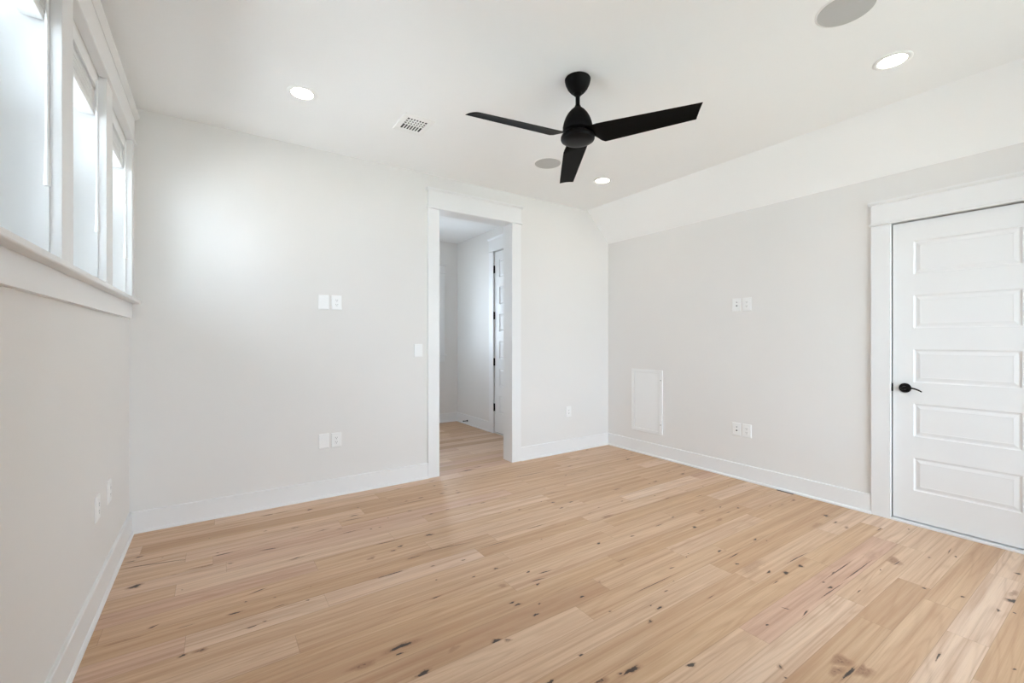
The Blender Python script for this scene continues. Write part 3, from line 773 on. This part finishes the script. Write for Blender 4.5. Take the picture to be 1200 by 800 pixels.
def blade_bm():
    bm = newbm()
    n, mseg = 30, 12
    secs = []
    for i in range(n + 1):
        t = i / n
        r = 0.060 + t * (0.672 - 0.060)
        g = min(1, max(0, (r - 0.060) / 0.085)); g = g * g * (3 - 2 * g)
        width = 0.085 + (0.150 - 0.085) * g - 0.044 * max(0, (r - 0.14) / 0.53)
        pitch = R(8 + (16 - 8) * g - 1.5 * max(0, (r - 0.2) / 0.47))
        zc = 2.425 - 0.030 * g - 0.020 * t
        off = -0.004 * g
        th = 0.010 - 0.004 * t
        tip = 0.040 * max(0, (t - 0.93) / 0.07)
        pts = []
        for k in range(mseg + 1):
            u = k / mseg - 0.5
            camber = 0.010 * (1 - 4 * u * u) * g
            # tip is cut on a slant: trailing side shorter
            rr = r - (0.045 * (u + 0.5) if False else 0.0) + (-(u + 0.5) * 0.045) * t ** 3
            yv = off + u * width
            pts.append((rr, yv * math.cos(pitch), Z(zc) - yv * math.sin(pitch) + camber * 0.6))
        thk = [th * math.sqrt(max(0.05, 1 - (2 * k / mseg - 1) ** 2)) / 2 for k in range(mseg + 1)]
        top = [bm.verts.new((p[0], p[1], p[2] + h)) for p, h in zip(pts, thk)]
        bot = [bm.verts.new((p[0], p[1], p[2] - h)) for p, h in zip(pts, thk)]
        secs.append(top + bot[::-1])
    for A, B in zip(secs, secs[1:]):
        L = len(A)
        for k in range(L):
            bm.faces.new((A[k], A[(k + 1) % L], B[(k + 1) % L], B[k]))
    bm.faces.new(secs[0]); bm.faces.new(secs[-1][::-1])
    return bm
b0 = obj('blade', blade_bm(), 'blade', fan, smooth=True)
b0.rotation_euler = (0, 0, R(54.8))
for k in (1, 2):
    b = b0.copy(); C.objects.link(b); b.parent = fan; b.rotation_euler = (0, 0, R(54.8 + 120 * k))

# ------------------------------------------------------------------ recessed lights
def downlight(loc, label):
    t = thing('recessed_light', label, 'light', loc, 0, 'recessed ceiling lights')
    obj('trim_ring', lathe(newbm(), [(0.0625, 0.0), (0.084, 0.0), (0.085, -0.0015), (0.081, -0.004), (0.064, -0.005), (0.0605, -0.003), (0.060, 0.0)], 48), 'lampring', t, smooth=True)
    obj('lens', lathe(newbm(), [(0.0605, -0.0012), (0.058, -0.0022), (0.03, -0.003), (0, -0.003)], 48), 'lamp', t, smooth=True)
    return t
l0 = downlight((0.893, -0.785, H), 'lit round recessed light in the ceiling near the left windows')
copy_tree(l0, (3.462, -0.772, H), 0, 'lit round recessed light beyond the fan by the ceiling slope')
copy_tree(l0, (3.462, -2.898, H), 0, 'lit round recessed light in the ceiling above the closed white door')

# ------------------------------------------------------------------ ceiling speakers
def speaker(loc, label):
    t = thing('ceiling_speaker', label, 'speaker', loc, 0, 'round ceiling speakers')
    obj('rim', lathe(newbm(), [(0.108, 0.0), (0.1165, 0.0), (0.1165, -0.0025), (0.114, -0.004), (0.109, -0.004), (0.108, -0.002)], 56), 'lampring', t, smooth=True)
    obj('grille', lathe(newbm(), [(0.1095, -0.002), (0.108, -0.0045), (0.06, -0.0065), (0, -0.007)], 56), 'grille', t, smooth=True)
    return t
s0 = speaker((2.785, -0.800, H), 'round grey ceiling speaker partly behind the fan blade')
copy_tree(s0, (2.820, -2.905, H), 0, 'round grey ceiling speaker cut by the top edge of the photo')

# ------------------------------------------------------------------ air vent in the ceiling
VX, VY = 1.598, -0.795
v = thing('air_vent', 'small white square ceiling air vent with dark slots', 'vent', (VX, VY, H))
hw, ho = 0.070, 0.108
bm = newbm()
for (xa, xb, ya, yb) in ((-ho, ho, -ho - 0.02, -hw - 0.012), (-ho, ho, hw + 0.012, ho + 0.02), (-ho, -hw, -hw - 0.012, hw + 0.012), (hw, ho, -hw - 0.012, hw + 0.012)):
    box(bm, xa, xb, ya, yb, -0.006, 0.0)
obj('frame', bm, 'lampring', v, bevel=0.002)
bm = newbm(); box(bm, -hw, hw, -hw - 0.012, hw + 0.012, -0.0012, 0.0); obj('duct_opening', bm, 'duct', v)
for k in range(6):
    x = -hw + (k + 1) * 2 * hw / 7 + 0.0
    bm = newbm(); box(bm, x - 0.0035, x + 0.0035, -hw - 0.012, hw + 0.012, -0.0052, -0.0014); obj('vertical_vane', bm, 'lampring', v)
for k in range(3):
    y = -0.052 + k * 0.029
    bm = newbm(); box(bm, -hw, hw, y - 0.0038, y + 0.0038, -0.0056, -0.0016); obj('cross_bar', bm, 'lampring', v)

# ------------------------------------------------------------------ access panel on the right wall
ap = thing('access_panel', 'white framed access panel low on the right wall', 'access panel', (W, -0.5715, 0.583), R(-90))
aw, ah = 0.2045, 0.341
bm = newbm()
for r_ in ((-aw, -aw + 0.034, -ah, ah), (aw - 0.04, aw, -ah, ah), (-aw + 0.034, aw - 0.04, ah - 0.034, ah), (-aw + 0.034, aw - 0.04, -ah, -ah + 0.034)):
    box(bm, r_[0], r_[1], -0.012, 0, r_[2], r_[3])
obj('flange', bm, 'plastic', ap, bevel=0.003)
bm = newbm(); box(bm, -aw + 0.037, aw - 0.043, -0.008, 0, -ah + 0.037, ah - 0.037); pd = obj('door_panel', bm, 'plastic', ap, bevel=0.002)
for zz in (0.235, -0.235):
    bm = newbm(); box(bm, aw - 0.026, aw - 0.016, -0.0135, -0.011, zz - 0.006, zz + 0.006); obj('latch', bm, 'jackgrey', ap, bevel=0.001)

# ------------------------------------------------------------------ outlets, switches, plates (local x across, -y out of the wall)
PWD, PHT = 0.078, 0.116
def plate_bm():
    bm = newbm(); hx, hz = PWD / 2, PHT / 2
    A = [(-hx, 0, -hz), (hx, 0, -hz), (hx, 0, hz), (-hx, 0, hz)]
    B = [(-hx, -0.004, -hz), (hx, -0.004, -hz), (hx, -0.004, hz), (-hx, -0.004, hz)]
    i = 0.005
    D = [(-hx + i, -0.0075, -hz + i), (hx - i, -0.0075, -hz + i), (hx - i, -0.0075, hz - i), (-hx + i, -0.0075, hz - i)]
    r = [[bm.verts.new(p) for p in q] for q in (A, B, D)]
    for a, b in zip(r, r[1:]):
        for k in range(4): bm.faces.new((a[k], a[(k + 1) % 4], b[(k + 1) % 4], b[k]))
    bm.faces.new(r[0]); bm.faces.new(r[2])
    return bm

def make_outlet(loc, rz, label, group='duplex wall outlets'):
    t = thing('wall_outlet', label, 'outlet', loc, rz, group)
    obj('cover_plate', plate_bm(), 'plastic', t)
    bm = newbm(); box(bm, -0.0168, 0.0168, -0.0092, -0.007, -0.0335, 0.0335); rc = obj('receptacle', bm, 'plastic', t, bevel=0.001)
    bm = newbm()
    for s in (-1, 1):
        zc = 0.0175 * s + 0.003
        box(bm, -0.0078, -0.0056, -0.0096, -0.0088, zc - 0.0045, zc + 0.0045); box(bm, 0.0052, 0.0072, -0.0096, -0.0088, zc - 0.0035, zc + 0.0035)
        box(bm, -0.0022, 0.0022, -0.0096, -0.0088, zc - 0.0125, zc - 0.0078)
    obj('slots', bm, 'slot', rc)
    return t
RB, RR, RL = 0.0, R(-90), R(90)
o0 = make_outlet((1.263, 0, 1.541), RB, 'white power outlet at eye height on the back wall, beside a blank plate')
for loc, rz, lb in [((1.260, 0, 0.443), RB, 'white power outlet low on the back wall, right of a blank plate'),
                    ((3.722, 0, 0.446), RB, 'white power outlet low on the back wall right of the doorway'),
                    ((W, -1.656, 1.560), RR, 'white power outlet at eye height on the right wall, beside a cable plate'),
                    ((W, -1.656, 0.440), RR, 'white power outlet low on the right wall, right of a cable plate'),
                    ((0, -0.935, 0.460), RL, 'white wall outlet low on the left wall, nearer the camera'),
                    ((0, -0.662, 0.460), RL, 'white wall outlet low on the left wall, nearer the corner')]:
    copy_tree(o0, loc, rz, lb)
def blank(loc, label):
    t = thing('blank_cover_plate', label, 'cover plate', loc, 0, 'blank cover plates')
    obj('cover_plate', plate_bm(), 'plastic', t)
    for s in (-1, 1):
        q = obj('screw', lathe(newbm(), [(0, 0.0005), (0.0028, 0.0005), (0.0024, 0.0012), (0, 0.0014)], 12), 'plastic', t)
        q.rotation_euler = (R(90), 0, 0); q.location = (0, -0.0072, 0.042 * s)
    return t
k0 = blank((1.167, 0, 1.540), 'blank white cover plate at eye height on the back wall')
copy_tree(k0, (1.166, 0, 0.445), 0, 'blank white cover plate low on the back wall')
def cable(loc, label):
    t = thing('cable_plate', label, 'cable plate', loc, RR, 'cable jack plates')
    obj('cover_plate', plate_bm(), 'plastic', t)
    j = obj('cable_jack', lathe(newbm(), [(0, 0.0), (0.0062, 0.0), (0.0062, 0.005), (0.0045, 0.0055), (0.0045, 0.008), (0, 0.008)], 18), 'slot', t)
    j.rotation_euler = (R(90), 0, 0); j.location = (0.004, -0.0073, -0.010)
    bm = newbm(); box(bm, -0.001, 0.009, -0.0082, -0.007, 0.016, 0.026); obj('data_jack', bm, 'jackgrey', t)
    return t
c0 = cable((W, -1.563, 1.560), 'white cable jack plate at eye height on the right wall')
copy_tree(c0, (W, -1.563, 0.440), RR, 'white cable jack plate low on the right wall')
sw = thing('light_switch', 'white rocker light switch left of the open doorway', 'light switch', (1.952, 0, 1.149))
obj('cover_plate', plate_bm(), 'plastic', sw)
bm = newbm()
prism(bm, [(-0.007, -0.0335), (-0.0125, -0.0335), (-0.0088, 0.0), (-0.0095, 0.0335), (-0.007, 0.0335)], 'x', -0.0168, 0.0168)
obj('rocker', bm, 'plastic', sw)

# ------------------------------------------------------------------ door stop on the hall baseboard
ds = thing('door_stop', 'small dark door stop on the baseboard in the hall', 'door stop', (HX - 0.015, 2.03, 0.055), R(-90))
q = obj('post', lathe(newbm(), [(0, 0), (0.013, 0), (0.013, 0.004), (0.006, 0.007), (0.0055, 0.06), (0, 0.06)], 16), 'bronze', ds, smooth=True)
q.rotation_euler = (R(90), 0, 0)
q = obj('rubber_tip', lathe(newbm(), [(0, 0.058), (0.0095, 0.058), (0.0095, 0.072), (0.007, 0.076), (0, 0.077)], 16), 'slot', ds, smooth=True)
q.rotation_euler = (R(90), 0, 0)
